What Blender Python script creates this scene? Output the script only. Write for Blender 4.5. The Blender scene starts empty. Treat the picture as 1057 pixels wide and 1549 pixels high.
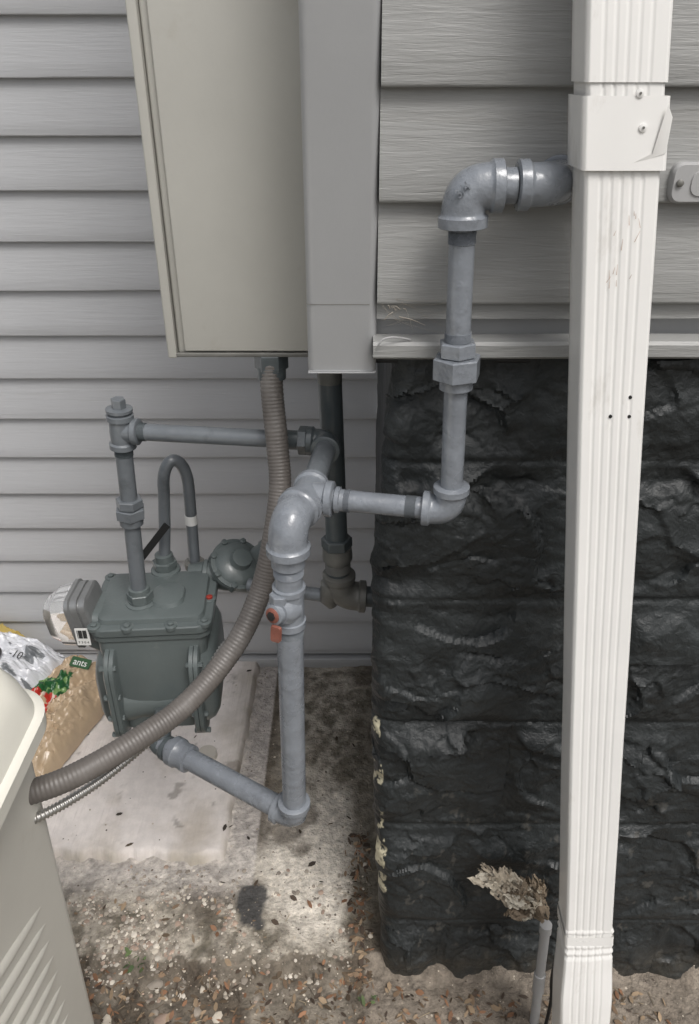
import bpy, math, random
from mathutils import Vector, Matrix, noise
random.seed(7)
V=Vector
scene=bpy.context.scene
col=scene.collection

# ---------------------------------------------------------------- materials
def srgb(r,g,b):
    f=lambda c:(c/255/12.92) if c/255<=.04045 else ((c/255+.055)/1.055)**2.4
    return (f(r),f(g),f(b))
def mat(name,c,rough=.5,var=.12,vscale=8,bump=.0,bscale=60,bdist=.002,stretch=(1,1,1),metal=0,attr=False,
        dirt=None,dscale=6,dlo=.55,dhi=.75,bump2=0,b2scale=400,coat=0,rvar=.0,spec=.5,dist=0):
    m=bpy.data.materials.new(name);m.use_nodes=True
    nt=m.node_tree;N=nt.nodes;L=nt.links;b=N['Principled BSDF']
    b.inputs['Roughness'].default_value=rough;b.inputs['Metallic'].default_value=metal
    b.inputs['Specular IOR Level'].default_value=spec
    if coat: b.inputs['Coat Weight'].default_value=coat;b.inputs['Coat Roughness'].default_value=.14
    tc=N.new('ShaderNodeTexCoord')
    mp=N.new('ShaderNodeMapping');mp.inputs['Scale'].default_value=stretch
    L.new(tc.outputs['Object'],mp.inputs['Vector'])
    n1=N.new('ShaderNodeTexNoise');n1.inputs['Scale'].default_value=vscale;n1.inputs['Detail'].default_value=6;n1.inputs['Roughness'].default_value=.65
    L.new(tc.outputs['Object'],n1.inputs['Vector'])
    mr=N.new('ShaderNodeMapRange');mr.inputs['From Min'].default_value=.3;mr.inputs['From Max'].default_value=.7
    mr.inputs['To Min'].default_value=1-var;mr.inputs['To Max'].default_value=1+var
    L.new(n1.outputs['Fac'],mr.inputs['Value'])
    mul=N.new('ShaderNodeVectorMath');mul.operation='SCALE'
    if attr:
        a=N.new('ShaderNodeAttribute');a.attribute_name='Col';L.new(a.outputs['Color'],mul.inputs[0])
    else: mul.inputs[0].default_value=c
    L.new(mr.outputs['Result'],mul.inputs['Scale'])
    out=mul.outputs['Vector']
    if dirt:
        n2=N.new('ShaderNodeTexNoise');n2.inputs['Scale'].default_value=dscale;n2.inputs['Detail'].default_value=8;n2.inputs['Roughness'].default_value=.7
        L.new(mp.outputs['Vector'],n2.inputs['Vector'])
        r2=N.new('ShaderNodeMapRange');r2.inputs['From Min'].default_value=dlo;r2.inputs['From Max'].default_value=dhi
        L.new(n2.outputs['Fac'],r2.inputs['Value'])
        mx=N.new('ShaderNodeMix');mx.data_type='RGBA'
        L.new(r2.outputs['Result'],mx.inputs[0]);L.new(out,mx.inputs[6]);mx.inputs[7].default_value=(*dirt,1)
        out=mx.outputs[2]
    L.new(out,b.inputs['Base Color'])
    if rvar:
        r3=N.new('ShaderNodeMapRange');r3.inputs['From Min'].default_value=.3;r3.inputs['From Max'].default_value=.7
        r3.inputs['To Min'].default_value=rough-rvar;r3.inputs['To Max'].default_value=rough+rvar
        L.new(n1.outputs['Fac'],r3.inputs['Value']);L.new(r3.outputs['Result'],b.inputs['Roughness'])
    last=None
    for (s,sc,ds) in ((bump,bscale,bdist),(bump2,b2scale,bdist*.4)):
        if s:
            n=N.new('ShaderNodeTexNoise');n.inputs['Scale'].default_value=sc;n.inputs['Detail'].default_value=5;n.inputs['Distortion'].default_value=dist
            L.new(mp.outputs['Vector'],n.inputs['Vector'])
            bp=N.new('ShaderNodeBump');bp.inputs['Strength'].default_value=s;bp.inputs['Distance'].default_value=ds
            L.new(n.outputs['Fac'],bp.inputs['Height'])
            if last: L.new(last,bp.inputs['Normal'])
            last=bp.outputs['Normal']
    if last: L.new(last,b.inputs['Normal'])
    return m

M_siding=mat('siding_vinyl',(.47,.475,.485),.5,.04,3,.6,11,.0012,stretch=(.8,1,14),dirt=(.34,.34,.33),dscale=1.6,dlo=.62,dhi=.9,bump2=.6,b2scale=34,dist=.6)
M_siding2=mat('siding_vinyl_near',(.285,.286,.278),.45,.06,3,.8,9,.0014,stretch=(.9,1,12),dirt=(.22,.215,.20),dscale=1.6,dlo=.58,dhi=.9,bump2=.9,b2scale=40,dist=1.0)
M_post=mat('corner_post_vinyl',(.395,.40,.405),.40,.04,5,.3,200,.0005,dirt=(.32,.32,.31),dscale=5,dlo=.6,dhi=.8)
M_box=mat('cabinet_paint',(.47,.462,.425),.40,.05,5,.25,150,.0006,dirt=(.38,.355,.30),dscale=9,dlo=.58,dhi=.85)
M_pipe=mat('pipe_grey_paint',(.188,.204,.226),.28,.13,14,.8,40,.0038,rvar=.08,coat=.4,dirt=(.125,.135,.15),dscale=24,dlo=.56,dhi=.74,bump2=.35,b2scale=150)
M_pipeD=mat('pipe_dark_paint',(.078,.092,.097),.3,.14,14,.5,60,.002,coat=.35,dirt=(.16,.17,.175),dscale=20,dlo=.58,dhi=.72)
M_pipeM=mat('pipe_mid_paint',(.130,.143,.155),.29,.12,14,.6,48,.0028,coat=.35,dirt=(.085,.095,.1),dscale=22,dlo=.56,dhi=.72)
M_galv=mat('primed_iron',(.16,.158,.145),.42,.2,30,.3,90,.001,metal=.2,dirt=(.085,.08,.07),dscale=15)
M_idx=mat('index_housing_grey',(.26,.265,.265),.33,.1,20,.2,200,.0005,metal=.55)
M_meter=mat('meter_enamel',(.100,.118,.117),.33,.07,12,.35,160,.0009,coat=.2,dirt=(.17,.18,.17),dscale=14,dlo=.62,dhi=.8)
M_flex=mat('conduit_jacket',(.112,.101,.092),.45,.14,18,.25,200,.0006,dirt=(.17,.16,.15),dscale=9)
M_steel=mat('flexible_steel',(.42,.41,.39),.35,.1,20,metal=.9)
M_white=mat('downspout_enamel',(.76,.75,.725),.30,.03,7,.15,60,.001,stretch=(1,1,.4),dirt=(.48,.45,.40),dscale=13,dlo=.60,dhi=.85)
M_genb=mat('generator_shell',(.62,.60,.54),.42,.04,6,.2,300,.0005,dirt=(.48,.45,.38),dscale=5,dlo=.6,dhi=.85)
M_genl=mat('generator_lid',(.76,.74,.66),.38,.04,6,.2,300,.0005)
M_black=mat('black_rubber',(.012,.012,.012),.5)
M_scr=mat('scratch_mark',(.42,.30,.24),.6,.3,90)
M_red=mat('red_seal',(.26,.03,.02),.4)
M_orange=mat('copper_tag',(.22,.080,.056),.5,.3,40,.4,80,.002,dirt=(.10,.062,.05),dscale=40)
M_label=mat('label_white',(.7,.7,.68),.5)
M_labelD=mat('label_ink',(.03,.03,.03),.6)
M_green=mat('label_green',(.03,.09,.035),.4)
M_pvc=mat('pvc_grey',(.36,.36,.36),.45,.08,10,dirt=(.22,.21,.19),dscale=10)
M_pvcw=mat('pvc_white',(.46,.43,.38),.5,.1,10)
M_stone=mat('black_painted_stone',(.02,.02,.02),.47,.35,9,.75,30,.006,attr=True,bump2=.7,b2scale=120,rvar=.08,dirt=(.034,.038,.039),dscale=26,dlo=.52,dhi=.75,dist=.8,spec=.42)
M_soil=mat('soil',(.1,.1,.1),.9,.4,55,1,120,.006,attr=True,bump2=.8,b2scale=500)
M_conc=mat('concrete',(.1,.1,.1),.85,.10,40,1,14,.003,stretch=(9,.35,1),attr=True,bump2=.6,b2scale=60)
M_ground=mat('ground_dirt',(.10,.088,.07),.95,.3,4,1,30,.01)
M_var=mat('scattered_bits',(.1,.1,.1),.8,.2,60,attr=True)
M_bag=mat('bag_plastic',(.1,.1,.1),.25,.06,20,.3,30,.004,attr=True)
M_glass=bpy.data.materials.new('clear_plastic');M_glass.use_nodes=True
b=M_glass.node_tree.nodes['Principled BSDF'];b.inputs['Base Color'].default_value=(.93,.94,.94,1);b.inputs['Roughness'].default_value=.06
b.inputs['Transmission Weight'].default_value=.9;b.inputs['IOR'].default_value=1.2

# ---------------------------------------------------------------- helpers
def empty(name,loc=(0,0,0)):
    e=bpy.data.objects.new(name,None);col.objects.link(e);e.location=loc;e.empty_display_size=.05;return e
def obj(name,verts,faces,m,parent=None,smooth=True,ang=35,colors=None):
    me=bpy.data.meshes.new(name);me.from_pydata([tuple(v) for v in verts],[],faces);me.update()
    if smooth:
        me.shade_smooth()
        me.set_sharp_from_angle(angle=math.radians(ang))
    if colors:
        a=me.color_attributes.new('Col','FLOAT_COLOR','POINT')
        flat=[]
        for c in colors: flat.extend((c[0],c[1],c[2],1))
        a.data.foreach_set('color',flat)
    me.materials.append(m)
    o=bpy.data.objects.new(name,me);col.objects.link(o)
    if parent: o.parent=parent
    return o
def sweep(name,pts,rad,m,parent=None,segs=28,ang=40,rot=0,closed=True):
    P=[V(p) for p in pts];n=len(P)
    if not hasattr(rad,'__len__'): rad=[rad]*n
    T=[]
    for i in range(n):
        a=P[max(i-1,0)];c=P[min(i+1,n-1)];t=(c-a)
        T.append(t.normalized() if t.length>1e-9 else V((0,0,1)))
    up=V((0,0,1)) if abs(T[0].z)<.9 else V((0,1,0))
    x=T[0].cross(up).normalized();verts=[];faces=[]
    for i in range(n):
        if i: 
            ax=T[i-1].cross(T[i])
            if ax.length>1e-7: x=Matrix.Rotation(T[i-1].angle(T[i]),3,ax.normalized())@x
        y=T[i].cross(x).normalized()
        for k in range(segs):
            a=2*math.pi*k/segs+rot
            verts.append(P[i]+(x*math.cos(a)+y*math.sin(a))*rad[i])
    for i in range(n-1):
        for k in range(segs):
            k2=(k+1)%segs
            faces.append((i*segs+k,i*segs+k2,(i+1)*segs+k2,(i+1)*segs+k))
    if closed:
        faces.append(tuple(range(segs))[::-1]);faces.append(tuple((n-1)*segs+k for k in range(segs)))
    return obj(name,verts,faces,m,parent,ang=ang)
def fit(name,a,b,prof,m,parent=None,segs=28,rot=0):
    """turned part: prof=[(distance from a towards b, radius)]"""
    a=V(a);d=(V(b)-a).normalized()
    return sweep(name,[a+d*t for t,_ in prof],[r for _,r in prof],m,parent,segs,rot=rot)
def pipe(name,a,b,r,m,parent): 
    a=V(a);b=V(b);n=12
    return sweep(name,[a.lerp(b,i/n) for i in range(n+1)],r,m,parent)
def bez(a,c,b,n):
    return [a*(1-t)**2+c*2*t*(1-t)+b*t*t for t in [i/n for i in range(n+1)]]
def elbow(name,c,da,db,rb,rc,leg,m,parent,collar=.010):
    c=V(c);da=V(da).normalized();db=V(db).normalized()
    ins=leg-collar
    pts=[];rad=[]
    def add(d,flip):
        seq=[(leg,rc*.90),(leg-.0012,rc),(ins+.0015,rc),(ins-.0008,rb*1.02)]
        if flip: seq=seq[::-1]
        for t,r in seq: pts.append(c+d*t);rad.append(r)
    add(da,False)
    for p in bez(c+da*(ins-.002),c,c+db*(ins-.002),14): pts.append(p);rad.append(rb)
    add(db,True)
    return sweep(name,pts,rad,m,parent)
def tee(name,c,d1,d2,rb,rc,leg,m,parent,collar=.010):
    c=V(c);d1=V(d1).normalized();d2=V(d2).normalized();ins=leg-collar
    pr=[(-leg,rc*.9),(-leg+.0012,rc),(-ins-.0015,rc),(-ins+.0008,rb),(0,rb*1.04),(ins-.0008,rb),(ins+.0015,rc),(leg-.0012,rc),(leg,rc*.9)]
    sweep(name+'_run',[c+d1*t for t,_ in pr],[r for _,r in pr],m,parent)
    pr=[(0,rb*.98),(ins-.0008,rb),(ins+.0015,rc),(leg-.0012,rc),(leg,rc*.9)]
    sweep(name+'_branch',[c+d2*t for t,_ in pr],[r for _,r in pr],m,parent)
def threads(name,a,d,length,r,m,parent):
    a=V(a);d=V(d).normalized();n=int(length/.0012)
    sweep(name,[a+d*(i*.0006) for i in range(2*n)],[r+(.0005 if i%2 else -.0005) for i in range(2*n)],m,parent)
def hexnut(name,a,d,length,r,m,parent,rot=0):
    a=V(a);d=V(d).normalized()
    sweep(name,[a,a+d*.0012,a+d*(length-.0012),a+d*length],[r*.93,r,r,r*.93],m,parent,segs=6,ang=20,rot=rot)
def rrect(cx,cy,w,h,r,n=6):
    r=min(r,w/2-1e-4,h/2-1e-4);out=[]
    for (sx,sy,a0) in ((1,1,0),(-1,1,90),(-1,-1,180),(1,-1,270)):
        for i in range(n+1):
            a=math.radians(a0+90*i/n)
            out.append((cx+sx*(w/2-r)+r*math.cos(a),cy+sy*(h/2-r)+r*math.sin(a)))
    return out
def loft(name,levels,m,parent=None,M=None,ang=35,n=6):
    """levels: (height,cx,cy,w,h,r) rounded-rectangle rings"""
    verts=[];faces=[];K=4*(n+1);M=M or Matrix.Identity(4)
    for (z,cx,cy,w,h,r) in levels:
        for (x,y) in rrect(cx,cy,w,h,r,n): verts.append(M@V((x,y,z)))
    for i in range(len(levels)-1):
        for k in range(K):
            k2=(k+1)%K;faces.append((i*K+k,i*K+k2,(i+1)*K+k2,(i+1)*K+k))
    faces.append(tuple(range(K))[::-1]);faces.append(tuple((len(levels)-1)*K+k for k in range(K)))
    return obj(name,verts,faces,m,parent,ang=ang)
def rbox(name,x0,x1,y0,y1,z0,z1,m,parent=None,r=.004,e=.002):
    cx,cy,w,h=(x0+x1)/2,(y0+y1)/2,x1-x0,y1-y0
    return loft(name,[(z0,cx,cy,w-2*e,h-2*e,r),(z0+e*.4,cx,cy,w-e*.6,h-e*.6,r),(z0+e,cx,cy,w,h,r),(z1-e,cx,cy,w,h,r),(z1-e*.4,cx,cy,w-e*.6,h-e*.6,r),(z1,cx,cy,w-2*e,h-2*e,r)],m,parent)
MX=Matrix(((0,0,1,0),(1,0,0,0),(0,1,0,0),(0,0,0,1)))   # local x->Y, y->Z, z->X
MY=Matrix(((1,0,0,0),(0,0,-1,0),(0,1,0,0),(0,0,0,1)))  # local x->X, y->Z, z->-Y
def text(name,s,size,M,m,parent,ext=.0004):
    cu=bpy.data.curves.new(name,'FONT');cu.body=s;cu.size=size;cu.extrude=ext;cu.align_x='CENTER';cu.align_y='CENTER'
    cu.materials.append(m);o=bpy.data.objects.new(name,cu);col.objects.link(o);o.matrix_world=M
    if parent: o.parent=parent
    return o
fb=lambda p,H=1,l=2,o=4: noise.fractal(p,H,l,o)
def sm(a,b,x):
    t=max(0,min(1,(x-a)/(b-a)));return t*t*(3-2*t)
def mix(a,b,t): return tuple(a[i]*(1-t)+b[i]*t for i in range(3))

# ---------------------------------------------------------------- house
house=empty('house')
def siding(name,x0,x1,ybase,z_ref,zmin,zmax,m,pitch=.1032,nx=60,seed=0):
    k0=math.floor((zmin-z_ref)/pitch);prof=[]
    k=k0
    while z_ref+k*pitch<zmax:
        zb=z_ref+k*pitch
        for dz,o in ((0,.002),(0.0002,.0118),(.0012,.0135),(.0035,.0140),(.03,.0112),(.06,.0078),(.085,.0040),(pitch-.0004,.0020)):
            if zb+dz>=zmin: prof.append((zb+dz,o))
        k+=1
    verts=[];faces=[]
    for i in range(nx+1):
        x=x0+(x1-x0)*i/nx
        for (z,o) in prof:
            w=noise.noise(V((x*1.7+seed,0,z*3)))*.0026
            verts.append((x,ybase-o+w*(.4+o*40),z+noise.noise(V((x*2+seed,5,round(z/pitch)*7.3)))*.0012))
    K=len(prof)
    for i in range(nx):
        for k in range(K-1): faces.append((i*K+k,(i+1)*K+k,(i+1)*K+k+1,i*K+k+1))
    return obj(name,verts,faces,m,house,ang=50)
siding('recessed_wall_siding',-3.2,.079,1.74,1.391,.02,3.0,M_siding)
siding('bay_wall_siding',.030,2.8,.85,1.391,1.246,3.0,M_siding2,seed=9)
rbox('recessed_wall_core',-3.2,.10,1.75,1.95,-.05,3.0,M_siding,house)
rbox('bay_core',-.035,2.8,.862,1.745,1.22,3.0,M_post,house)
rbox('bay_soffit',-.034,2.8,.86,1.745,1.213,1.219,M_black,house)
# corner post with rounded nose
loft('corner_post',[(1.208,-.0085,.868,.076,.05,.008),(1.2095,-.0085,.868,.078,.052,.010),(3.0,-.0085,.868,.078,.052,.010)],M_post,house)
rbox('corner_post_lip',-.0475,.0300,.8405,.8418,1.2085,1.2105,M_post,house)
rbox('corner_post_joint',-.0465,.0220,.8413,.8424,1.2860,1.2868,M_galv,house,r=.0003,e=.0002)
# starter ledge
led=[(1.2285,.852),(1.2285,.832),(1.230,.826),(1.233,.823),(1.246,.823),(1.2495,.826),(1.2505,.832),(1.2505,.852)]
verts=[];faces=[]
for i in range(41):
    x=.026+(2.8-.026)*i/40
    for (z,y) in led: verts.append((x,y+noise.noise(V((x*4,1,1)))*.0014,z+noise.noise(V((x*5,4,1)))*.0008))
for i in range(40):
    for k in range(7): faces.append((i*8+k,(i+1)*8+k,(i+1)*8+k+1,i*8+k+1))
obj('starter_ledge',verts,faces,M_siding2,house)
rbox('inside_corner_trim',.066,.082,1.715,1.742,.0,3.0,M_siding,house)
rbox('wall_base_trim',-3.2,.08,1.716,1.748,-.01,.026,M_post,house)
# stone foundation : rock-faced courses
joints=[-.14,.134,.403,.640,.872,1.085,1.30]
voff=[.12,.36,.20,.33,.27,.17,.3]
def edge(z):
    pts=[(-.1,.066),(.03,.062),(.13,.058),(.42,.042),(.6,.035),(.94,.031),(1.08,.042),(1.25,.048)]
    for (a,b),(c,d) in zip(pts,pts[1:]):
        if z<=c: return b+(d-b)*max(0,(z-a)/(c-a))
    return pts[-1][1]
def facet(x,z,s,k):
    """broken rock facets: each cell is a tilted plane"""
    p=V((x*s,z*s*1.35,k))
    p=p+V((noise.noise(p*1.3),noise.noise(p*1.3+V((7,3,1))),0))*.45
    d,pt=noise.voronoi(p)
    c=pt[0];q=p-c
    a=noise.cell(c*3.1+V((.3,.1,.2)));b_=noise.cell(c*5.3+V((4,.1,.2)));o=noise.cell(c*7.7)
    return (q.x*(a-.0)+q.y*(b_-.35)+o*.35),d[1]-d[0]
def stone_h(x,z):
    ci=0
    for i in range(len(joints)-1):
        if z>=joints[i]: ci=i
    jz=noise.noise(V((x*5,ci*3.1,0)))*.004
    ez=min(abs(z+jz-joints[ci]),abs(joints[ci+1]-z-jz))
    Lb=.42;xo=(x-.05-voff[ci])/Lb;bi=math.floor(xo);fx=(xo-bi)*Lb
    wob=noise.noise(V((z*9,ci*2.2,3)))*.006
    ex=min(abs(fx+wob),abs(Lb-fx-wob))
    e=min(ez,ex*1.5+.004)
    pil=sm(0.0,.008,e)*.004+sm(0.0,.08,e)*.009
    q=V((x*5,bi*5.1+ci*3.3,z*6.5))
    r=noise.fractal(q,.95,2.1,5)
    ff=0
    for (dx,dz) in ((0,0),(.0045,.0025),(-.0025,.0045)):
        ff+=facet(x+dx,z+dz,7.5,ci*7.1+bi*3.3)[0]/3
    f2=(facet(x,z,18,ci*4.1+bi*1.3)[0]+facet(x+.002,z+.0015,18,ci*4.1+bi*1.3)[0])/2
    f3,e3=facet(x,z,48,2)
    am=sm(0,.035,e);k2=sm(-.35,.25,noise.noise(V((x*7+ci,3,z*9))))
    base=sm(-.02,.05,z)*.6+.4
    return pil*(.8+.3*noise.noise(V((bi*3.7,ci*1.9,.5))))+am*base*(r*.013+ff*.017+f2*.0070*k2)+f3*.0014*(.3+k2)+noise.fractal(V((x*60,z*60,2)),.8,2,4)*.0009
nx,nz=450,420;verts=[];faces=[];cols=[]
X1=1.15
dark=(.0135,.0155,.016)
for j in range(nz+1):
    z=-.06+(1.222+.06)*j/nz
    e=edge(z)+fb(V((z*18,0,4)))*.005+fb(V((z*70,3,4)))*.002
    for i in range(nx+4):
        if i<3: 
            x=[.066,.060,.056][i]+fb(V((z*9,i,8)))*.003;y=[1.75,1.3,.93][i]
            x=max(x,e+.004)
        else:
            u=(i-3)/nx;u=u**1.15;x=e+(X1-e)*u
            h=stone_h(x,z);y=.862-h+.026*math.exp(-(x-e)/.010)
        verts.append((x,y,z))
        c=mix(dark,(.025,.029,.030),.5+.5*noise.noise(V((x*5,2,z*6))))
        t=noise.fractal(V((x*40,y*10,z*26)),.7,2,4)
        if i>=2 and x-e<.014 and .22<z<.66 and t>.12: c=(.50,.46,.33)
        if t>.62 and z<.5: c=mix(c,(.09,.085,.075),.5)
        if z<.07: c=mix(c,(.06,.055,.045),(1-sm(0,.07,z))*(.5+.5*t))
        cols.append(c)
K=nx+4
for j in range(nz):
    for i in range(K-1): faces.append((j*K+i,j*K+i+1,(j+1)*K+i+1,(j+1)*K+i))
obj('stone_foundation',verts,faces,M_stone,house,colors=cols,ang=50)
rbox('foundation_core',.09,2.8,.90,1.745,-.05,1.218,M_black,house)
rbox('foundation_far',1.15,2.8,.86,.90,-.05,1.218,M_black,house)

# wall conduit plate right of downspout
plate=empty('wall_junction_cover')
loft('cover',[(-.846,.372,1.4105,.100,.038,.010),(-.832,.372,1.4105,.100,.038,.010),(-.829,.372,1.4105,.096,.034,.009)],M_pvc,plate,M=Matrix(((1,0,0,0),(0,0,-1,0),(0,1,0,0),(0,0,0,1))))
loft('cover_rim',[(-.829,.376,1.4105,.070,.024,.009),(-.8275,.376,1.4105,.069,.023,.009)],M_pvc,plate,M=MY)
fit('cover_screw',(.330,.8285,1.411),(.330,.8,1.411),[(0,.0035),(.002,.0035),(.003,.002)],M_galv,plate,16)
for i,(s,zz) in enumerate((('C50',1.415),('3/4',1.404))):
    text('cover_text_%d'%i,s,.011,Matrix.Translation((.366,.8274,zz))@Matrix.Rotation(math.pi/2,4,'X'),M_galv,plate,.0006)

# ---------------------------------------------------------------- cabinet
cab=empty('electrical_cabinet')
rbox('shell',-.224,-.041,.975,1.20,1.188,2.15,M_box,cab,r=.003)
rbox('cover_panel',-.214,-.0505,.968,.9745,1.192,2.14,M_box,cab,r=.002,e=.0015)
rbox('hinge_flange',-.236,-.2245,.966,.990,1.183,2.15,M_box,cab,r=.002)
rbox('bottom_lip',-.226,-.041,.9665,.9745,1.1845,1.1900,M_galv,cab,r=.001,e=.001)
# ---------------------------------------------------------------- flexible conduit
fx=empty('flexible_conduit')
cp=[V(p) for p in [(-.105,.99,1.20),(-.1045,.98,1.17),(-.1034,.97,1.1285),(-.0979,.95,1.060),(-.0958,.93,1.009),(-.1066,.90,.942),(-.1239,.88,.878),(-.1503,.84,.828),(-.1893,.80,.787),(-.2295,.76,.763),(-.270,.72,.757),(-.3154,.68,.753),(-.362,.652,.747),(-.42,.635,.74),(-.46,.63,.735)]]
def catmull(P,step):
    out=[]
    for i in range(1,len(P)-2):
        a,b_,c_,d_=P[i-1],P[i],P[i+1],P[i+2];n=max(2,int((c_-b_).length/step))
        for k in range(n):
            t=k/n
            out.append(.5*((2*b_)+(c_-a)*t+(2*a-5*b_+4*c_-d_)*t*t+(3*b_-a-3*c_+d_)*t**3))
    return out
path=catmull([cp[0]+V((0,0,.03))]+cp,.0013)
sweep('jacket',path,[.0152+(.00032 if (i//2)%2 else -.00018) for i in range(len(path))],M_flex,fx,segs=24,ang=70)
hexnut('connector_nut',(-.104,.985,1.163),(0,0,1),.022,.0225,M_pipeD,fx)
fit('connector_neck',(-.104,.981,1.150),(-.104,.985,1.19),[(0,.0185),(.002,.0192),(.016,.0192)],M_pipeD,fx)
sp=[V(p) for p in [(-.17,.86,.80),(-.21,.815,.757),(-.25,.765,.735),(-.29,.715,.724),(-.33,.675,.715),(-.38,.64,.706),(-.43,.62,.70),(-.46,.61,.70)]]
path=catmull([sp[0]-V((-.03,0,.05))]+sp,.0012)
sc=empty('steel_conduit')
sweep('armor',path,[.0062+(.0007 if (i//2)%2 else -.0006) for i in range(len(path))],M_steel,sc,segs=16,ang=70)

# ---------------------------------------------------------------- gas piping
gp=empty('gas_pipe')
Z=1.056
T2=V((-.330,1.021,Z));E0=V((-.030,.984,Z));T1=V((-.051,.823,Z));E1=V((-.072,.762,Z));E2=V((-.081,.760,.551))
E3=V((.120,.790,Z));E4=V((.1095,.790,1.412))
# left assembly
ldn=(V((-.344,1.021,.757))-T2).normalized()
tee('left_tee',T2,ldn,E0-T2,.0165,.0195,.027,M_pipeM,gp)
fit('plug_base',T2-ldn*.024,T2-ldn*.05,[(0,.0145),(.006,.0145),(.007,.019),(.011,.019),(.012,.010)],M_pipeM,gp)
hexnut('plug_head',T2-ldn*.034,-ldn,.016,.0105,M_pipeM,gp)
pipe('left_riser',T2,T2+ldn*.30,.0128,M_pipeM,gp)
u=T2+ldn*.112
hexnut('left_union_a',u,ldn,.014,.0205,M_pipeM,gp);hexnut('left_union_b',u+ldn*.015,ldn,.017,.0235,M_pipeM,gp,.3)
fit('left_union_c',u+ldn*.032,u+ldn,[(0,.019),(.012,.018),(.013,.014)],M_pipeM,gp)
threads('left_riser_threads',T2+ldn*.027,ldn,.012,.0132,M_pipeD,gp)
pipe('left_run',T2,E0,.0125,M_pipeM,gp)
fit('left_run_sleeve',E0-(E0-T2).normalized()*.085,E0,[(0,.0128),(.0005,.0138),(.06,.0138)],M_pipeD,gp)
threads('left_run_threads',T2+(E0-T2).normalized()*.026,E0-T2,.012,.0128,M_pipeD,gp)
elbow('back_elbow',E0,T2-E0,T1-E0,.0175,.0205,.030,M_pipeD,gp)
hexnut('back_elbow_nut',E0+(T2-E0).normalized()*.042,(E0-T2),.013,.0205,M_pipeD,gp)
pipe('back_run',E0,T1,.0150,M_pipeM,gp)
# centre
d1=(E1-T1).normalized()
tee('centre_tee',T1,T1-E0,E3-T1,.0195,.0225,.032,M_pipe,gp)
elbow('front_elbow',E1,T1-E1,(0,0,-1),.0235,.0265,.042,M_pipe,gp,.012)
dn=(E2-E1).normalized()
pipe('down_pipe',E1+dn*.03,E2,.0170,M_pipe,gp)
fit('reducer',E1+dn*.042,E2,[(0,.0205),(.016,.0205),(.018,.0180)],M_pipe,gp)
threads('reducer_threads',E1+dn*.060,dn,.012,.0180,M_pipe,gp)
fit('valve_sleeve',E1+dn*.088,E2,[(0,.018),(.001,.0205),(.008,.0205),(.009,.0185),(.05,.0185),(.051,.0205),(.060,.0205),(.061,.0172)],M_pipe,gp)
threads('valve_threads',E1+dn*.150,dn,.012,.0172,M_pipeM,gp)
elbow('bottom_elbow',E2,(0,0,1),(-.183,.113,0),.0205,.0238,.033,M_pipe,gp)
# plug valve body, stem ring and tag
vc=E1+dn*.118
va=V((-.58,-.80,.1)).normalized()
fit('valve_body',vc,vc+va,[(0,.0205),(.010,.0205),(.016,.019),(.021,.0165),(.023,.0165),(.0235,.0135),(.030,.0130),(.031,.011)],M_pipe,gp)
fit('valve_ring',vc+va*.0305,vc+va*.05,[(0,.0098),(.002,.0098),(.003,.0085)],M_orange,gp)
fit('valve_key',vc+va*.032,vc+va*.05,[(0,.0060),(.0035,.0060),(.004,.0045)],M_black,gp,6)
hexnut('valve_top',vc+V((-.010,-.012,.012)),(0,0,1),.014,.0125,M_pipe,gp)
tg=vc+va*.030+V((.003,-.004,-.024))
loft('valve_tag',[(0,0,0,.014,.024,.003),(.004,0,0,.012,.023,.003)],M_orange,gp,M=Matrix.Translation(tg)@Matrix.Rotation(-.35,4,'Z')@Matrix.Rotation(.08,4,'Y')@MY)
# right run and riser
pipe('right_run',T1,E3,.0132,M_pipe,gp)
fit('right_nipple',T1+(E3-T1).normalized()*.034,E3,[(0,.015),(.001,.0163),(.006,.0163),(.007,.0140),(.012,.0135)],M_pipe,gp)
dr=(E3-T1).normalized()
threads('right_run_threads',E3-dr*.054,dr,.014,.0136,M_pipeM,gp)
threads('right_run_threads_b',T1+dr*.046,dr,.008,.0138,M_pipe,gp)
elbow('lower_riser_elbow',E3,T1-E3,E4-E3,.0180,.0212,.034,M_pipe,gp)
ur=(E4-E3).normalized()
pipe('riser',E3,E4,.0131,M_pipe,gp)
k=E3+ur*.165
fit('riser_collar',k-ur*.012,E4,[(0,.0165),(.001,.0185),(.011,.0185),(.012,.0165)],M_pipe,gp)
hexnut('riser_union_nut',k,ur,.024,.0268,M_pipe,gp,.25)
hexnut('riser_union_top',k+ur*.0245,ur,.016,.0205,M_pipe,gp,.5)
threads('riser_threads_a',k+ur*.041,ur,.010,.0137,M_pipe,gp)
elbow('upper_elbow',E4,E3-E4,(1,0,.03),.0215,.0245,.037,M_pipe,gp,.012)
threads('riser_threads_b',E4-ur*.052,ur,.014,.0136,M_pipe,gp)
hx=V((1,0,.03)).normalized()
fit('upper_nipple',E4+hx*.037,E4+hx,[(0,.0165),(.012,.0165)],M_pipe,gp)
E5=E4+hx*.088
elbow('street_elbow',E5,-hx,(.30,1,.0),.0200,.0232,.038,M_pipe,gp,.012)
pipe('wall_stub',E5,E5+V((.020,.07,0)),.0135,M_pipe,gp)
# raised casting marks
text('casting_mark','3/4',.012,Matrix.Translation(E4+V((-.004,-.0213,.000)))@Matrix.Rotation(-.75,4,'Y')@Matrix.Rotation(math.pi/2,4,'X'),M_pipe,gp,.0009)
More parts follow.
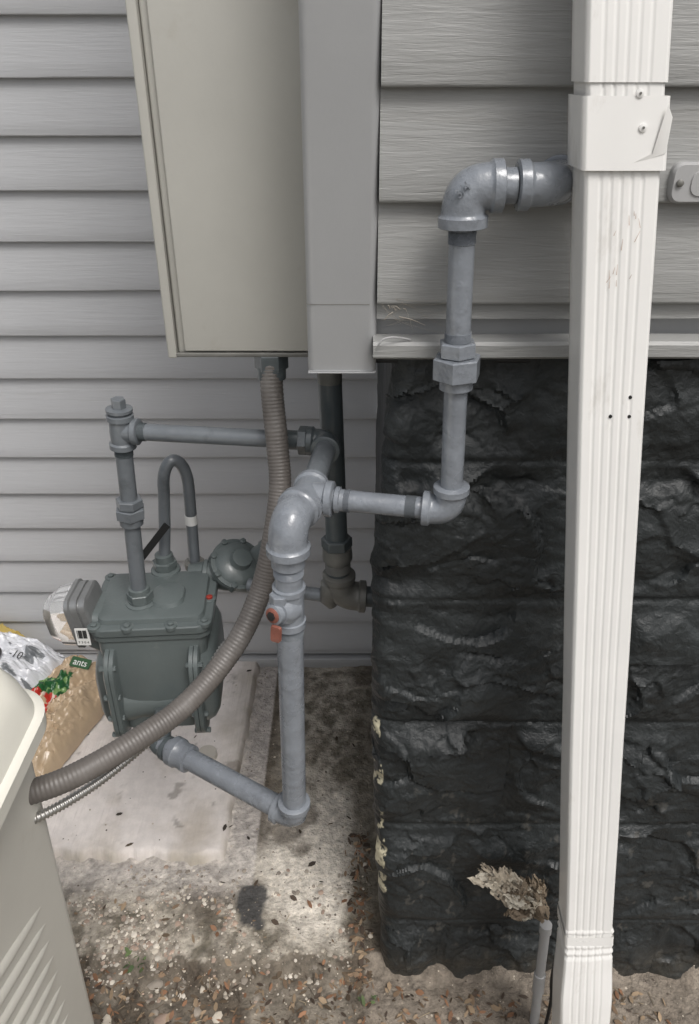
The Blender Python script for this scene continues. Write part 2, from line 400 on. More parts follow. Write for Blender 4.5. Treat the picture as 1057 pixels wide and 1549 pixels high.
# bottom run to meter
bd=V((-.183,.113,0)).normalized()
S=V((-.306,.899,.551))
pipe('bottom_run',E2,S,.0170,M_pipe,gp)
fit('bottom_cup',E2+bd*.205,S,[(0,.019),(.001,.0225),(.008,.0228),(.009,.0210),(.022,.0225),(.024,.0245),(.036,.0245),(.037,.0185)],M_pipe,gp)
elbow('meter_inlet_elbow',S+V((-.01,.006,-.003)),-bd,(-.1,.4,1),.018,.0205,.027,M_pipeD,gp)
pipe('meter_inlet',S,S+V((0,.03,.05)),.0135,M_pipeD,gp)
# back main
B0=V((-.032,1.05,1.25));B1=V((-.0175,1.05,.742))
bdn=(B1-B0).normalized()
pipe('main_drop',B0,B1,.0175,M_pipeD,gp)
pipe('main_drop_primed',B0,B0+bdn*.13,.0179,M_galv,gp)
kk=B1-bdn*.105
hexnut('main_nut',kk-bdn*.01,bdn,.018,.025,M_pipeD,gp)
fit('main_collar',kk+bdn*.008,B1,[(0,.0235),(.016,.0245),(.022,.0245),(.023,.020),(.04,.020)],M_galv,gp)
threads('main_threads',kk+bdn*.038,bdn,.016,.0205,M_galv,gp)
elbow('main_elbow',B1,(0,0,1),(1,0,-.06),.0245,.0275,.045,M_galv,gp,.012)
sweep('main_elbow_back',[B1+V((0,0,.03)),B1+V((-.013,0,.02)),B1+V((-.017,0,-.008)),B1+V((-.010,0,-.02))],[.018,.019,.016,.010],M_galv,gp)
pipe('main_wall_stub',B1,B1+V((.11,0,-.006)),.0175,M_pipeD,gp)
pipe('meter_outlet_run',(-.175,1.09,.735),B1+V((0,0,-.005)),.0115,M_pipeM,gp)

# ---------------------------------------------------------------- gas meter
gm=empty('gas_meter')
RZ=Matrix.Translation((-.324,1.035,.75))@Matrix.Rotation(math.radians(4),4,'Z')@Matrix.Scale(1.15,4)@Matrix.Translation((0,0,-.75))
def L(name,levels,m=M_meter,M=None,**k): return loft(name,levels,m,gm,M=RZ@(M or Matrix.Identity(4)),**k)
L('top_cover',[(.728,0,.006,.168,.136,.02),(.730,0,.006,.172,.140,.022),(.740,0,.006,.172,.140,.022),(.742,0,.006,.169,.137,.02),(.7425,0,.006,.150,.118,.016),(.749,0,.006,.146,.114,.016),(.750,0,.006,.142,.110,.016)])
L('top_flange',[(.718,0,.006,.160,.128,.02),(.720,0,.006,.168,.136,.02),(.7275,0,.006,.168,.136,.02)])
L('upper_case',[(.560,0,0,.118,.135,.02),(.60,0,0,.122,.14,.02),(.66,0,0,.138,.138,.02),(.69,0,0,.150,.128,.018),(.719,0,0.004,.156,.126,.016)])
L('top_rib',[(.748,.02,.0,.05,.06,.02),(.755,.02,0,.044,.054,.02),(.7565,.02,0,.034,.044,.015)])
# front drum between the two covers
fit('drum',RZ@V((-.058,-.040,.600)),RZ@V((.058,-.040,.600)),[(0,.044),(.034,.039),(.067,.038),(.099,.039),(.133,.044)],M_meter,gm,40)
for side,nm in ((-1,'left'),(1,'right')):
    lv=[(.050,.0,.628,.178,.150,.03),(.052,.0,.628,.186,.158,.034),(.0575,.0,.628,.186,.158,.034),(.058,.0,.628,.180,.152,.03),(.0585,.0,.628,.186,.158,.034),(.064,.0,.628,.186,.158,.034),(.066,.0,.628,.180,.152,.03),(.0665,.0,.628,.158,.130,.028),(.078,.0,.628,.150,.122,.03),(.084,.0,.628,.136,.106,.03),(.086,0,.628,.11,.08,.03)]
    if side<0: lv=[(-a,b_,c_,d_,e_,f_) for a,b_,c_,d_,e_,f_ in lv]
    L(nm+'_cover',lv,M=MX)
    for i,(yy,zz) in enumerate([(-.083,.565),(-.086,.60),(-.087,.64),(-.083,.69),(0,.704),(.05,.704),(-.05,.704)]):
        a=RZ@V((side*.048,yy,zz));b2=RZ@V((side*.071,yy,zz))
        fit('%s_bolt_%d'%(nm,i),a,b2,[(0,.0042),(.001,.0050),(.026,.0050),(.027,.004)],M_meter,gm,6)
bolts=[(-.076,-.054),(-.03,-.058),(.03,-.058),(.076,-.054),(-.078,.0),(.078,.0),(-.076,.066),(0,.070),(.076,.066)]
for i,(xx,yy) in enumerate(bolts):
    a=RZ@V((xx,yy,.738))
    fit('lug_%d'%i,a,a+V((0,0,1)),[(0,.0105),(.006,.0105),(.007,.009)],M_meter,gm,20)
    fit('screw_%d'%i,a+V((0,0,.006)),a+V((0,0,1)),[(0,.0055),(.004,.0055),(.005,.0035)],M_red if i in (4,7,5) else M_meter,gm,12)
# inlet boss under the riser
mb=V((-.343,1.021,.748))
fit('inlet_boss',mb,mb+V((0,0,1)),[(0,.026),(.004,.025),(.006,.020),(.010,.020)],M_meter,gm)
hexnut('inlet_nut',mb+V((0,0,.009)),(0,0,1),.014,.0215,M_meter,gm,.2)
fit('inlet_nut_ring',mb+V((0,0,.023)),mb+V((0,0,1)),[(0,.0175),(.008,.0165),(.009,.014)],M_meter,gm)
# raised gooseneck on the top cover
ub=V((-.322,1.115,.748))
fit('outlet_boss',ub,ub+V((0,0,1)),[(0,.026),(.004,.025),(.006,.019),(.010,.019)],M_meter,gm)
hexnut('outlet_nut',ub+V((0,0,.009)),(0,0,1),.013,.0215,M_meter,gm)
fit('outlet_ferrule',ub+V((0,0,.022)),ub+V((0,0,1)),[(0,.0165),(.012,.0155),(.014,.012)],M_meter,gm)
g=[ub+V((0,0,.02)),V((-.306,1.12,.905))]
arc=[V((-.289,1.12,.905))+V((-.0185*math.cos(a),0,.05*math.sin(a)))+V((0,.02*(1-math.cos(a))/2,0)) for a in [math.pi*i/18 for i in range(19)]]
sweep('gooseneck',[g[0],g[0].lerp(g[1],.5)]+arc+[V((-.273,1.142,.84)),V((-.277,1.145,.75))],.0100,M_pipeM,gm,24)
fit('gooseneck_label',V((-.2732,1.1417,.846)),V((-.2745,1.1425,.80)),[(0,.0106),(.018,.0106)],M_label,gm)
fit('gooseneck_foot',V((-.277,1.145,.735)),V((-.277,1.145,1)),[(0,.018),(.012,.018),(.014,.012)],M_galv,gm)
loft('black_bracket',[(0,0,0,.012,.085,.001),(.003,0,0,.012,.085,.001)],M_black,gm,M=Matrix.Translation((-.326,1.085,.826))@Matrix.Rotation(math.radians(38),4,'Y')@Matrix.Rotation(math.radians(-15),4,'Z')@MY)
# index housing facing left
L('index_neck',[(-.092,-.01,.722,.07,.06,.015),(-.070,-.01,.715,.075,.07,.015)],M=MX)
IX=Matrix.Translation((-.412,1.012,.738))@Matrix.Rotation(math.radians(-8),4,'Y')
loft('index_body',[(0,0,0,.070,.080,.016),(-.003,0,0,.078,.088,.018),(-.012,0,0,.078,.088,.018),(-.0125,0,0,.074,.084,.018),(-.015,0,0,.074,.084,.018),(-.0155,0,0,.080,.090,.018),(-.026,0,0,.080,.090,.018),(-.028,0,0,.086,.096,.018),(-.034,0,0,.086,.096,.018),(-.036,0,0,.078,.088,.016)],M_idx,gm,M=IX@MX)
loft('index_window',[(-.0365,0,0,.078,.088,.016),(-.060,0,0,.074,.084,.018),(-.063,0,0,.068,.078,.018),(-.078,0,0,.058,.066,.020),(-.082,0,0,.042,.050,.018)],M_glass,gm,M=IX@MX)
loft('index_dial',[(-.037,0,0,.064,.074,.012),(-.039,0,0,.062,.072,.012)],M_idx,gm,M=IX@MX)
loft('index_face',[(-.039,0,.012,.050,.030,.003),(-.044,0,.012,.048,.028,.003)],M_label,gm,M=IX@MX)
loft('index_counter',[(-.044,.0,.014,.040,.010,.002),(-.050,.0,.014,.038,.009,.002)],M_labelD,gm,M=IX@MX)
loft('index_antenna',[(-.039,.0,-.018,.030,.014,.003),(-.056,.0,-.018,.026,.010,.003)],M_red,gm,M=IX@MX)
loft('index_label',[(.0,0,0,.022,.034,.001),(.0006,0,0,.022,.034,.001)],M_label,gm,M=Matrix.Translation((-.426,.963,.724))@MY)
for i in range(7): loft('label_bar_%d'%i,[(0,0,0,.001+.0012*(i%3),.016,.0003),(.0003,0,0,.001+.001*(i%3),.016,.0003)],M_labelD,gm,M=Matrix.Translation((-.4335+i*.0024,.9622,.729))@MY)
text('label_digits','7 3 0 4',.006,Matrix.Translation((-.426,.9620,.713))@Matrix.Rotation(math.pi/2,4,'X'),M_labelD,gm,.0001)

# ---------------------------------------------------------------- regulator
rg=empty('gas_regulator')
rc=V((-.198,1.125,.752));ra=V((.42,-.45,.85)).normalized()
fit('diaphragm_case',rc-ra*.030,rc+ra,[(0,.020),(.008,.030),(.020,.040),(.026,.042),(.027,.049),(.0315,.049),(.032,.047),(.0325,.049),(.037,.049),(.038,.042),(.046,.036),(.050,.020),(.054,.018),(.062,.017),(.063,.012)],M_meter,rg,36)
for i in range(8):
    a=2*math.pi*i/8;t1=ra.orthogonal().normalized();t2=ra.cross(t1)
    p=rc+(t1*math.cos(a)+t2*math.sin(a))*.0455
    fit('case_bolt_%d'%i,p-ra*.007,p+ra,[(0,.0058),(.019,.0058),(.020,.0045)],M_meter,rg,6)
sweep('body',[rc+V((-.085,.0,-.02)),rc+V((-.05,0,-.018)),rc+V((-.02,0,-.022)),rc+V((.02,.0,-.030)),rc+V((.05,-.01,-.024))],[.020,.024,.027,.024,.016],M_meter,rg)
fit('inlet_ring',rc+V((-.060,0,-.02)),rc+V((0,0,-.02)),[(0,.025),(.002,.028),(.009,.028),(.010,.024)],M_meter,rg)
fit('vent_cap',rc+V((.030,.02,.005)),rc+V((.07,.02,.035)),[(0,.016),(.022,.016),(.023,.019),(.029,.019),(.030,.015)],M_meter,rg)

# ---------------------------------------------------------------- downspout
ds=empty('downspout')
def ax(z): return V((.229+.105*(1.558-z),.775-.080*(1.558-z),z))
def dprof(w,d,ribs=5,amp=.0022):
    P=[];n=84
    for i in range(n+1):
        t=i/n;x=-w/2+w*t;y=-d/2
        ph=(t-.17)/.70
        if 0<ph<1: 
            f=(ph*ribs)%1
            y+=amp*(sm(0,.18,f)*(1-sm(.30,.48,f)))
        if t<.04: y+=(.04-t)/.04*.003
        if t>.96: y+=(t-.96)/.04*.003
        P.append((x,y))
    for i in range(1,9): P.append((w/2,-d/2+.003+(d-.006)*i/8))
    P.append((w/2-.003,d/2));P.append((-w/2+.003,d/2))
    for i in range(8,0,-1): P.append((-w/2,-d/2+.003+(d-.006)*i/8))
    return P
def dspout(name,zs,m,w=.067,d=.050,amp=.0008,fn=None,wob=.0006):
    verts=[];faces=[];P0=dprof(w,d,amp=amp);K=len(P0)
    for j,z in enumerate(zs):
        c,sx=(fn(z) if fn else (ax(z),1))
        for (x,y) in P0:
            n_=noise.noise(V((x*20,y*20,z*5+3)))*wob
            verts.append(c+V((x*sx+n_,y*sx+n_,0)))
    for j in range(len(zs)-1):
        for k in range(K):
            k2=(k+1)%K;faces.append((j*K+k,(j+1)*K+k,(j+1)*K+k2,j*K+k2))
    return obj(name,verts,faces,m,ds,ang=50)
dspout('lower_pipe',[.405+i*.01 for i in range(112)],M_white,wob=.0013)
dspout('upper_pipe',[1.50+i*.02 for i in range(70)],M_white,w=.0705,d=.0535,amp=.0006)
dspout('strap',[1.432,1.434,1.45,1.47,1.488,1.490],M_white,w=.0745,d=.0575,amp=0,wob=.0012)
for i,(px,zz) in enumerate([(.014,1.466),(.010,1.492)]):
    c=ax(zz)+V((px,-.0290,0))
    fit('strap_screw_%d'%i,c,c+V((0,-1,0)),[(0,.0035),(.0015,.0035),(.002,.002)],M_white,ds,16)
    fit('strap_screw_pin_%d'%i,c+V((0,-.0018,0)),c+V((0,-1,0)),[(0,.0011),(.0010,.0011)],M_galv,ds,8)
c=ax(1.452)
obj('strap_fold',[c+V((.0,-.0296,-.018)),c+V((.036,-.0296,-.006)),c+V((.036,-.0296,.022)),c+V((.030,-.0300,.032)),c+V((.024,-.0308,-.006))],[(0,1,4),(1,2,3,4)],M_white,ds)
for i,(dx,zz) in enumerate([(.0,1.205),(.019,1.205),(.019,1.225)]):
    c=ax(zz)+V((dx-.002,-.0235,0));fit('hole_%d'%i,c,c+V((0,-1,0)),[(0,.0018),(.0022,.0018)],M_black,ds,12)
random.seed(31)
for i in range(14):   # rub marks in the enamel
    zz=1.33+random.random()*.065;c=ax(zz)+V((random.uniform(-.012,.018),-.0256,0));dd=V((random.uniform(-.003,.004),0,random.uniform(.003,.010)))
    dd.y=.080*dd.z
    s=V((.00030,0,0));obj('rub_mark_%d'%i,[c-s,c+s,c+dd+s*.4,c+dd-s*.4],[(0,1,2,3)],M_scr,ds)
def elb(z):
    t=max(0,(.42-z)/.37)
    crimp=1+.045*math.sin((z)*2*math.pi/.014)*(1 if z>.365 else 0)
    return ax(.42)+V((.085*(.42-z),-.05*t,z-.42)),(1.05+.10*(1-sm(.27,.36,z)) if z<.365 else 1.01)*crimp
dspout('elbow',[.43-.43*i/120 for i in range(119)],M_white,fn=elb,wob=.0045)
dspout('seam_band',[.398,.402,.412,.416],M_white,w=.0705,d=.0535,amp=0,wob=.002)

# ---------------------------------------------------------------- generator
gn=empty('standby_generator')
def gl(z,xr,yr,r,dx=0): # right/back extents
    x0=-1.35;y0=-.10;yr+=.025;return (z,(x0+xr)/2,(y0+yr)/2,xr-x0,yr-y0,r)
loft('body',[gl(.03,-.418,.655,.03),gl(.2,-.410,.657,.03),(gl(.850,-.382,.652,.03))],M_genb,gn,n=10)
loft('lid',[gl(.846,-.380,.655,.045),gl(.838,-.362,.664,.05),gl(.842,-.354,.672,.055),gl(.862,-.353,.674,.055),gl(.866,-.357,.670,.055),gl(.868,-.361,.667,.055),gl(.900,-.368,.664,.06),gl(.930,-.382,.655,.06),gl(.945,-.405,.635,.06),gl(.952,-.46,.59,.06)],M_genl,gn,n=12)
loft('base_pad',[(-.02,-.86,.295,1.02,.86,.02),(.03,-.86,.295,1.02,.86,.02)],M_black,gn)
# slanted louvres on the right-hand face
for i in range(17):
    z0=.73-.036*i
    if z0<.10: break
    pts=[]
    for t in range(9):
        u=t/8;y=.625-.46*u;z=z0-.16+.22*u
        xw=-.382-.028*(0.85-z)/.65
        pts.append((xw-.004,y,z))
    sweep('louvre_%d'%i,pts,[.001,.0075,.0095,.0095,.0095,.0095,.0095,.0075,.001],M_genb,gn,14)

# ---------------------------------------------------------------- ground
big=4000.
obj('ground',[(-big,-big,-.05),(big,-big,-.05),(big,big,-.05),(-big,big,-.05)],[(0,1,2,3)],M_ground,smooth=False)
c_pad=srgb(220,213,208);c_soil=srgb(132,124,112);c_moss=srgb(98,92,79);c_agg=srgb(176,168,155);c_dark=srgb(86,77,66);c_stain=srgb(214,206,194)
def ground_patch(name,x0,x1,y0,y1,step,hf,cf,m):
    nx=int((x1-x0)/step);ny=int((y1-y0)/step);verts=[];faces=[];cols=[]
    for j in range(ny+1):
        y=y0+(y1-y0)*j/ny
        for i in range(nx+1):
            x=x0+(x1-x0)*i/nx
            verts.append((x,y,hf(x,y)));cols.append(cf(x,y))
    K=nx+1
    for j in range(ny):
        for i in range(nx): faces.append((j*K+i,j*K+i+1,(j+1)*K+i+1,(j+1)*K+i))
    return obj(name,verts,faces,m,colors=cols,ang=180)
def N2(x,y,s,o=5,k=0): return noise.fractal(V((x*s,y*s,k)),.8,2.1,o)
def hs(x,y):
    h=N2(x,y,7)*.006+N2(x,y,40)*.003
    e=.872+N2(x,0,9,4,3)*.03
    h-=.030*(1-sm(e-.03,e,y))*1.0
    return h-.002
def cs(x,y):
    t=.5+.5*N2(x,y,9,6,1);t2=N2(x,y,4,6,5)
    c=mix(c_soil,c_moss,max(0,min(1,t)))
    e=.872+N2(x,0,9,4,3)*.03
    if y>e:  # old slab
        c=mix(c,c_agg,sm(-.4,.3,N2(x,y,26,5,8))*.85)
        d=math.hypot((x+.11)/.13,(y-1.12)/.28)+t2*.6
        c=mix(c,c_stain,(1-sm(.5,1.2,d))*.95)
        c=mix(c,c_moss,sm(.0,.06,x+.035+t2*.04)*.6)
        c=mix(c,c_dark,sm(.25,.55,N2(x,y,5,5,12))*.7)
        if x>-.27: c=mix(c,c_dark,(1-sm(.02,.07,abs(x+.225)))*sm(1.05,1.15,y)*.85)
        if x<-.21: c=mix(c,c_pad,.5*(sm(.96,1.06,y)))
        dd=math.hypot((x+.205)/.040,(y-.985)/.066)+N2(x,y,22,4,2)*.40
        c=mix(c,(.045,.045,.046),(1-sm(.72,.9,dd))*.92)
    else:
        c=mix(c_dark,c_soil,max(0,min(1,.4+N2(x,y,12,6,2))))
        if x>.03: c=mix(c,srgb(140,130,118),.6)
    return c
ground_patch('soil',-1.5,1.2,.2,1.76,.0055,hs,cs,M_soil)
def padx(y): return -.262+.02*(y-1.4)+N2(0,y,8,4)*.01
def hp(x,y):
    e=min(sm(0,.016,padx(y)-x),sm(0,.02,y-(1.075+N2(x,0,7,5,9)*.03)))
    return -.016+.034*e+N2(x,y,20)*.0012*e
def cpd(x,y):
    c=mix(c_pad,srgb(190,181,171),max(0,min(1,N2(x,y,7,6,4)*1.2)))
    e=min(padx(y)-x,(y-1.075)*1.0)+N2(x,y,18,5)*.015
    c=mix(c_agg,c,sm(-.01,.025,e))
    # grime washing off the right edge
    c=mix(c,c_soil,(1-sm(.0,.10,padx(y)-x+N2(x,y,9,5,31)*.05))*.45*sm(1.1,1.3,y))
    return mix(c,c_dark,sm(.45,.65,N2(x,y,14,5,22))*.5)
ground_patch('concrete_pad',-1.5,-.235,1.04,1.75,.006,hp,cpd,M_conc)

# scattered things (one object each)
def scatter(name,n,place,shape,cols,m=M_var):
    verts=[];faces=[];cc=[]
    for _ in range(n):
        p=place()
        if p is None: continue
        vs,fs=shape(p);o=len(verts);c=random.choice(cols);k=random.uniform(.75,1.2);c=tuple(q*k for q in c)
        verts+=vs;cc+=[c]*len(vs);faces+=[tuple(o+i for i in f) for f in fs]
    return obj(name,verts,faces,m,colors=cc,ang=40)
ico=[];t=(1+5**.5)/2
for a in((-1,t,0),(1,t,0),(-1,-t,0),(1,-t,0),(0,-1,t),(0,1,t),(0,-1,-t),(0,1,-t),(t,0,-1),(t,0,1),(-t,0,-1),(-t,0,1)): ico.append(V(a).normalized())
icf=[(0,11,5),(0,5,1),(0,1,7),(0,7,10),(0,10,11),(1,5,9),(5,11,4),(11,10,2),(10,7,6),(7,1,8),(3,9,4),(3,4,2),(3,2,6),(3,6,8),(3,8,9),(4,9,5),(2,4,11),(6,2,10),(8,6,7),(9,8,1)]
def stone_shape(rmin,rmax):
    def f(p):
        r=rmin+(rmax-rmin)*random.random()**2.5
        s=V((random.uniform(.7,1.3),random.uniform(.7,1.2),random.uniform(.35,.7)))*r
        R=Matrix.Rotation(random.random()*6.28,3,'Z')
        return [p+R@V((v.x*s.x*random.uniform(.85,1.15),v.y*s.y*random.uniform(.85,1.15),v.z*s.z)) for v in ico],icf
    return f
def on(x,y):
    h=hs(x,y)
    if x<-.24 and y>1.04: h=max(h,hp(x,y))
    return V((x,y,h))
def pl_gravel():
    x=random.uniform(-.62,.05);y=random.gauss(.925,.06)
    if y<.80 or y>1.07: return None
    if math.hypot((x+.205)/.036,(y-.985)/.06)<1: return None
    if x>-.22 and random.random()<.6: return None
    if N2(x,y,7,3,17)<-.05+random.uniform(-.2,.2): return None
    return on(x,y)
pc=[srgb(180,171,157),srgb(158,149,137),srgb(200,192,180),srgb(138,129,118),srgb(160,140,125)]
scatter('gravel',5600,pl_gravel,stone_shape(.0012,.0062),pc)
def pl_any():
    x=random.uniform(-.75,1.0);y=random.uniform(.6,1.7)
    if y>.87 and x>.04: return None
    if y>1.0 and random.random()<.5: return None
    if x<-.26 and y>1.06 and random.random()<.9: return None
    return on(x,y)
scatter('grit',8000,pl_any,stone_shape(.0008,.0032),[srgb(150,139,124),srgb(112,102,92),srgb(185,175,160),srgb(86,76,67)])
def leaf(p):
    l=random.uniform(.003,.011);w=l*random.uniform(.2,.55);R=Matrix.Rotation(random.random()*6.28,3,'Z')@Matrix.Rotation(random.uniform(-.6,.6),3,'X')@Matrix.Rotation(random.uniform(-.4,.4),3,'Y')
    q=[(-l,0,0),(-l*.4,w,.2*w),(l*.4,w*.8,.3*w),(l,0,.1*l),(l*.4,-w,.3*w),(-l*.4,-w*.9,.2*w)]
    return [p+V((0,0,.003))+R@V(a) for a in q],[(0,1,5),(1,2,4,5),(2,3,4)]
def pl_leaf():
    r=random.random()
    if r<.64: x=random.uniform(-.55,.12);y=random.uniform(.68,.86)
    elif r<.82: x=random.gauss(.025,.015);y=random.uniform(.82,1.15)
    elif r<.84: x=random.uniform(-.7,.0);y=random.uniform(.9,1.0)
    else: x=random.uniform(.1,.6);y=random.uniform(.76,.82)
    if y>.83 and x>.045: return None
    return on(x,y)
scatter('leaf_litter',900,pl_leaf,leaf,[srgb(118,98,78),srgb(90,76,60),srgb(146,126,102),srgb(70,58,48),srgb(128,94,70)])
def pl_few():
    return on(random.uniform(-.55,.02),random.uniform(1.0,1.68))
scatter('debris',22,pl_few,leaf,[srgb(76,64,52),srgb(60,52,44),srgb(96,80,62)])
cents=[(-.44,.865),(-.41,.86),(.03,.80)]
def pl_weed():
    c=random.choice(cents);return on(c[0]+random.gauss(0,.009),c[1]+random.gauss(0,.006))
scatter('weeds',20,pl_weed,lambda p:(lambda q:([v+V((0,0,.002+random.random()*.004)) for v in q[0]],q[1]))(leaf(p)),[srgb(84,98,62),srgb(92,108,68),srgb(66,82,50)])
def twig(p):
    l=random.uniform(.008,.03);a=random.random()*6.28;d=V((math.cos(a),math.sin(a),random.uniform(-.1,.15)))*l;s=V((-math.sin(a),math.cos(a),0))*.0007
    p=p+V((0,0,.003));return [p-s,p+s,p+d+s*.4,p+d-s*.4,p+V((0,0,.0012)),p+d+V((0,0,.001))],[(0,4,5,3),(4,1,2,5)]
scatter('twigs',130,pl_leaf,twig,[srgb(120,104,84),srgb(84,70,56),srgb(150,136,112)])

# white pvc stub
st=empty('pvc_stub')
fit('stub',(-.355,1.36,-.02),(-.355,1.36,1),[(0,.024),(.052,.024),(.053,.021),(.04,.020)],M_pvcw,st)
scatter('rubble',9,lambda:on(random.uniform(-.5,-.2),random.uniform(.76,.84)),stone_shape(.008,.016),pc)

# ---------------------------------------------------------------- bags
def bag(name,cx,cy,z0,lx,ly,h,rot,cf,seed):
    n=120;verts=[];faces=[];cols=[]
    R=Matrix.Rotation(rot,3,'Z')
    for j in range(n+1):
        for i in range(n+1):
            u=-1+2*i/n;v=-1+2*j/n
            b0=(max(0,1-abs(u)**3)**.5)*(max(0,1-abs(v)**3)**.5)
            cr=noise.fractal(V((u*2.3+seed,v*2.3,seed)),.7,2,5)*.018+(1-abs(noise.noise(V((u*3+seed,v*2.4,2))))*2)*.010+facet(u*.3+seed,v*.3,9,seed)[0]*.010
            z=z0+h*b0+cr*(.3+b0)
            p=R@V((u*lx*(1+.04*noise.noise(V((v*3,seed,0)))),v*ly*(1+.05*noise.noise(V((u*3,seed,1)))),0))
            verts.append((cx+p.x,cy+p.y,max(z,.012)));cols.append(cf(u,v))
    for j in range(n):
        for i in range(n): faces.append((j*(n+1)+i,j*(n+1)+i+1,(j+1)*(n+1)+i+1,(j+1)*(n+1)+i))
    return obj(name,verts,faces,M_bag,colors=cols,ang=60)
def bagA(u,v):
    if v<-.65: return (.38,.30,.20)
    if noise.noise(V((u*4,v*4,8)))>.30: return (.16,.17,.18)
    return (.60,.61,.64)
def bagB(u,v):
    n1=noise.noise(V((u*11,v*11,0)));n2=noise.noise(V((u*3,v*5,3)))
    if .0+n2*.1<v<.36+n2*.15 and -1<u<.30+n2*.2: return (.02,.09,.03) if n1>-.15 else (.16,.28,.10)
    if -.36+n2*.15<v<=.0+n2*.1 and -1<u<.10+n2*.3: return (.42,.03,.02) if n1>-.25 else (.60,.5,.42)
    if u<-.6 and v<-.35: return (.30,.22,.13)
    return (.46,.35,.235)
bg=bag('soil_bag',-.99,1.60,.03,.20,.12,.13,-.25,bagA,1.3)
text('bag_letter','O',.075,Matrix.Translation((-.95,1.57,.168))@Matrix.Rotation(-.25,4,'Z')@Matrix.Rotation(.3,4,'X')@Matrix.Rotation(.12,4,'Y'),M_labelD,bg,.0004)
text('bag_print','-10',.03,Matrix.Translation((-.885,1.575,.165))@Matrix.Rotation(-.35,4,'Z')@Matrix.Rotation(.3,4,'X')@Matrix.Rotation(.12,4,'Y'),M_labelD,bg,.0004)
bg2=bag('garden_soil_bag',-.78,1.48,.02,.115,.20,.09,-.30,bagB,5.1)
LM=Matrix.Translation((-.725,1.59,.122))@Matrix.Rotation(-.30,4,'Z')@Matrix.Rotation(.5,4,'X')
loft('green_label',[(0,0,0,.06,.028,.004),(.001,0,0,.06,.028,.004)],M_green,bg2,M=LM)
text('bag_text','ants',.026,LM@Matrix.Translation((0,0,.0016)),M_label,bg2,.0004)
bg3=bag('yellow_bag',-1.02,1.70,.06,.12,.03,.09,-.1,lambda u,v:(.50,.38,.12),8.2)

# ---------------------------------------------------------------- pvc pipe, cable, frayed wrap by downspout
pv=empty('drain_pipe')
fit('riser_tube',(.345,.765,-.04),(.3365,.785,.235),[(0,.0085),(.10,.0085),(.101,.0105),(.150,.0105),(.151,.0085),(.262,.0085),(.263,.0105),(.282,.0105),(.283,.007)],M_pvc,pv)
cb=empty('black_cable')
sweep('cord',catmull([V(p) for p in [(.37,.80,.3),(.362,.775,.20),(.358,.765,.12),(.364,.76,.05),(.36,.75,-.03),(.36,.75,-.08)]],.006),.0032,M_black,cb,segs=10)
# torn, curling sheet of wrap: a crumpled sheet with ragged edge plus curled shreds
verts=[];faces=[];rc_=[]
random.seed(21)
def sheet(o,ax1,ax2,la,lb,seed,tone):
    """ragged, crumpled piece: ax1 along, ax2 across"""
    nu,nv=26,16;base=len(verts);nn=ax1.cross(ax2).normalized()
    for i in range(nu+1):
        for j in range(nv+1):
            u=i/nu;v=-1+2*j/nv
            wd=lb*(.55+.45*math.sin(.4+u*2.6))*(1+.35*noise.noise(V((u*6,seed,1 if v>0 else 4))))
            ln=la*(u+(.28*noise.noise(V((v*5,seed,9)))+.12*noise.noise(V((v*14,seed,3))))*u*u)
            cu=(v*v)*lb*.45*(1 if seed%2<1 else -1)+u*u*la*.35
            cr=noise.fractal(V((u*3.2+seed,v*2.3,seed)),.8,2.1,4)*.010+(1-2*abs(noise.noise(V((u*5,v*3,seed*2)))))*.004
            verts.append(o+ax1*ln+ax2*(v*wd)+nn*(cu+cr))
            k=.72+.4*(.5+.5*noise.fractal(V((u*7,v*5,seed)),.7,2,4))
            rc_.append(tuple(a*k for a in tone))
    for i in range(nu):
        for j in range(nv):
            a=base+i*(nv+1)+j
            if noise.noise(V((i*.35+seed*3,j*.4,7)))>.42: continue
            faces.append((a,a+1,a+nv+2,a+nv+1))
tones=[srgb(196,186,168),srgb(172,160,142),srgb(208,200,184),srgb(128,114,96)]
root=V((.325,.792,.262))
for i in range(26):
    t=random.random()
    o=root.lerp(V((.262,.806,.335)),t)+V((random.gauss(0,.010),random.gauss(0,.006),random.gauss(0,.012)))
    d=V((-.65+random.gauss(0,.45),-.15+random.gauss(0,.25),.62+random.gauss(0,.5))).normalized()
    s=d.cross(V((random.gauss(0,.4),-1,random.gauss(0,.4)))).normalized()
    sheet(o,d,s,random.uniform(.030,.058),random.uniform(.010,.022),i+.37,random.choice(tones))
M_rag=mat('frayed_cloth',(.33,.29,.24),.8,.3,60,1,150,.003,attr=True)
obj('frayed_wrap',verts,faces,M_rag,ang=60,colors=rc_)

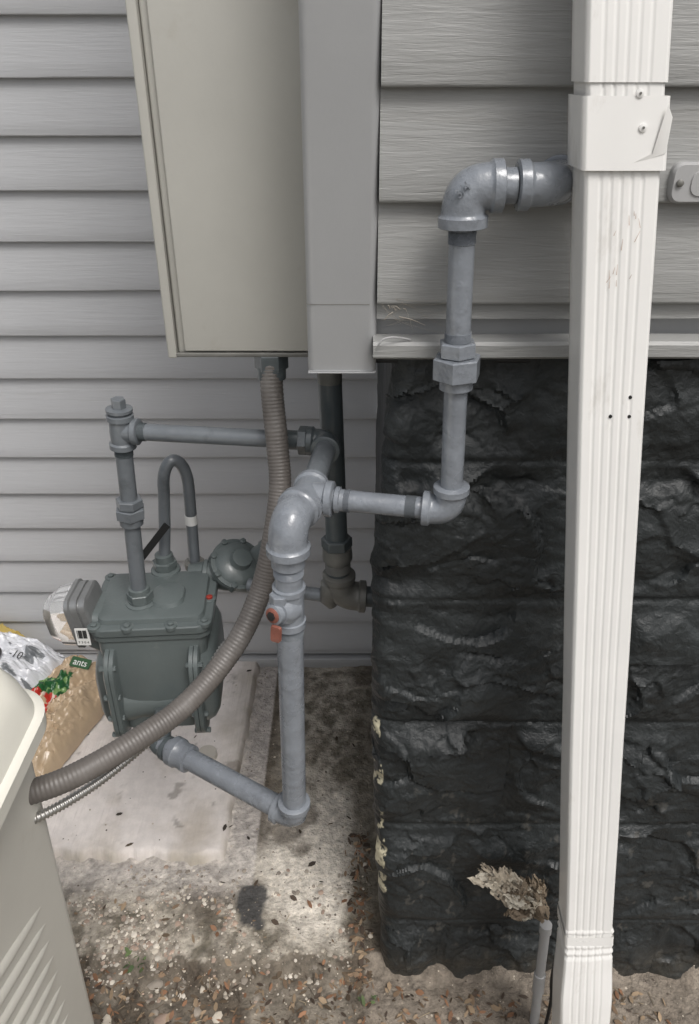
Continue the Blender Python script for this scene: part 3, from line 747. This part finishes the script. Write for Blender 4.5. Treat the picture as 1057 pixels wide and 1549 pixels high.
# cobwebs and twig at siding corner
wm=mat('web',(.30,.27,.23),.8)
random.seed(5)
wb=empty('cobweb')
for i in range(14):
    a=V((.035+random.random()*.035,.838,1.262+random.random()*.035));b2=V((.035+random.random()*.10,.835,1.25+random.random()*.045))
    mth=a.lerp(b2,.5)+V((0,-.006,-.004))
    sweep('strand_%d'%i,bez(a,mth,b2,6),.00012,wm,wb,segs=5)
for i in range(6):
    a=V((.04+random.random()*.02,.832,1.275+random.random()*.01));d=V((random.uniform(-.01,.03),0,random.uniform(-.01,.008)))
    sweep('twig_%d'%i,[a,a+d*.5+V((0,-.002,.002)),a+d],[.0007,.0005,.0003],wm,wb,segs=6)
wc=empty('white_wire')
sweep('wire',catmull([V(p) for p in [(.03,.83,1.24),(.031,.820,1.246),(.036,.818,1.2545),(.048,.820,1.2565),(.062,.826,1.2530),(.07,.83,1.25),(.08,.84,1.25)]],.003),.0010,M_pvc,wc,segs=8)

# ---------------------------------------------------------------- camera, light
cam=bpy.data.cameras.new('camera');co=bpy.data.objects.new('camera',cam);col.objects.link(co)
co.location=(0,0,1.51);co.rotation_euler=(math.radians(60),0,0)
cam.sensor_fit='VERTICAL';cam.sensor_height=24;cam.lens=18.0;cam.clip_start=.02;cam.clip_end=20000
scene.camera=co
w=bpy.data.worlds.new('World');scene.world=w;w.use_nodes=True
nt=w.node_tree;bgk=nt.nodes['Background'];sky=nt.nodes.new('ShaderNodeTexSky');sky.sky_type='NISHITA';sky.sun_disc=False
el,az=math.radians(58),math.radians(150)
sky.sun_elevation=el;sky.sun_rotation=az;sky.air_density=1.2;sky.dust_density=6;sky.ozone_density=1
hs_=nt.nodes.new('ShaderNodeHueSaturation');hs_.inputs['Saturation'].default_value=.35
nt.links.new(sky.outputs[0],hs_.inputs['Color']);nt.links.new(hs_.outputs[0],bgk.inputs['Color']);bgk.inputs['Strength'].default_value=.15
sl=bpy.data.lights.new('sun','SUN');sl.energy=1.45;sl.angle=math.radians(20);sl.color=(1,.985,.97)
so=bpy.data.objects.new('sun',sl);col.objects.link(so)
dirv=V((math.sin(az)*math.cos(el),math.cos(az)*math.cos(el),math.sin(el)))
so.rotation_euler=dirv.to_track_quat('Z','Y').to_euler();so.location=(0,-2,4)
scene.view_settings.view_transform='Standard';scene.view_settings.look='None';scene.view_settings.exposure=0
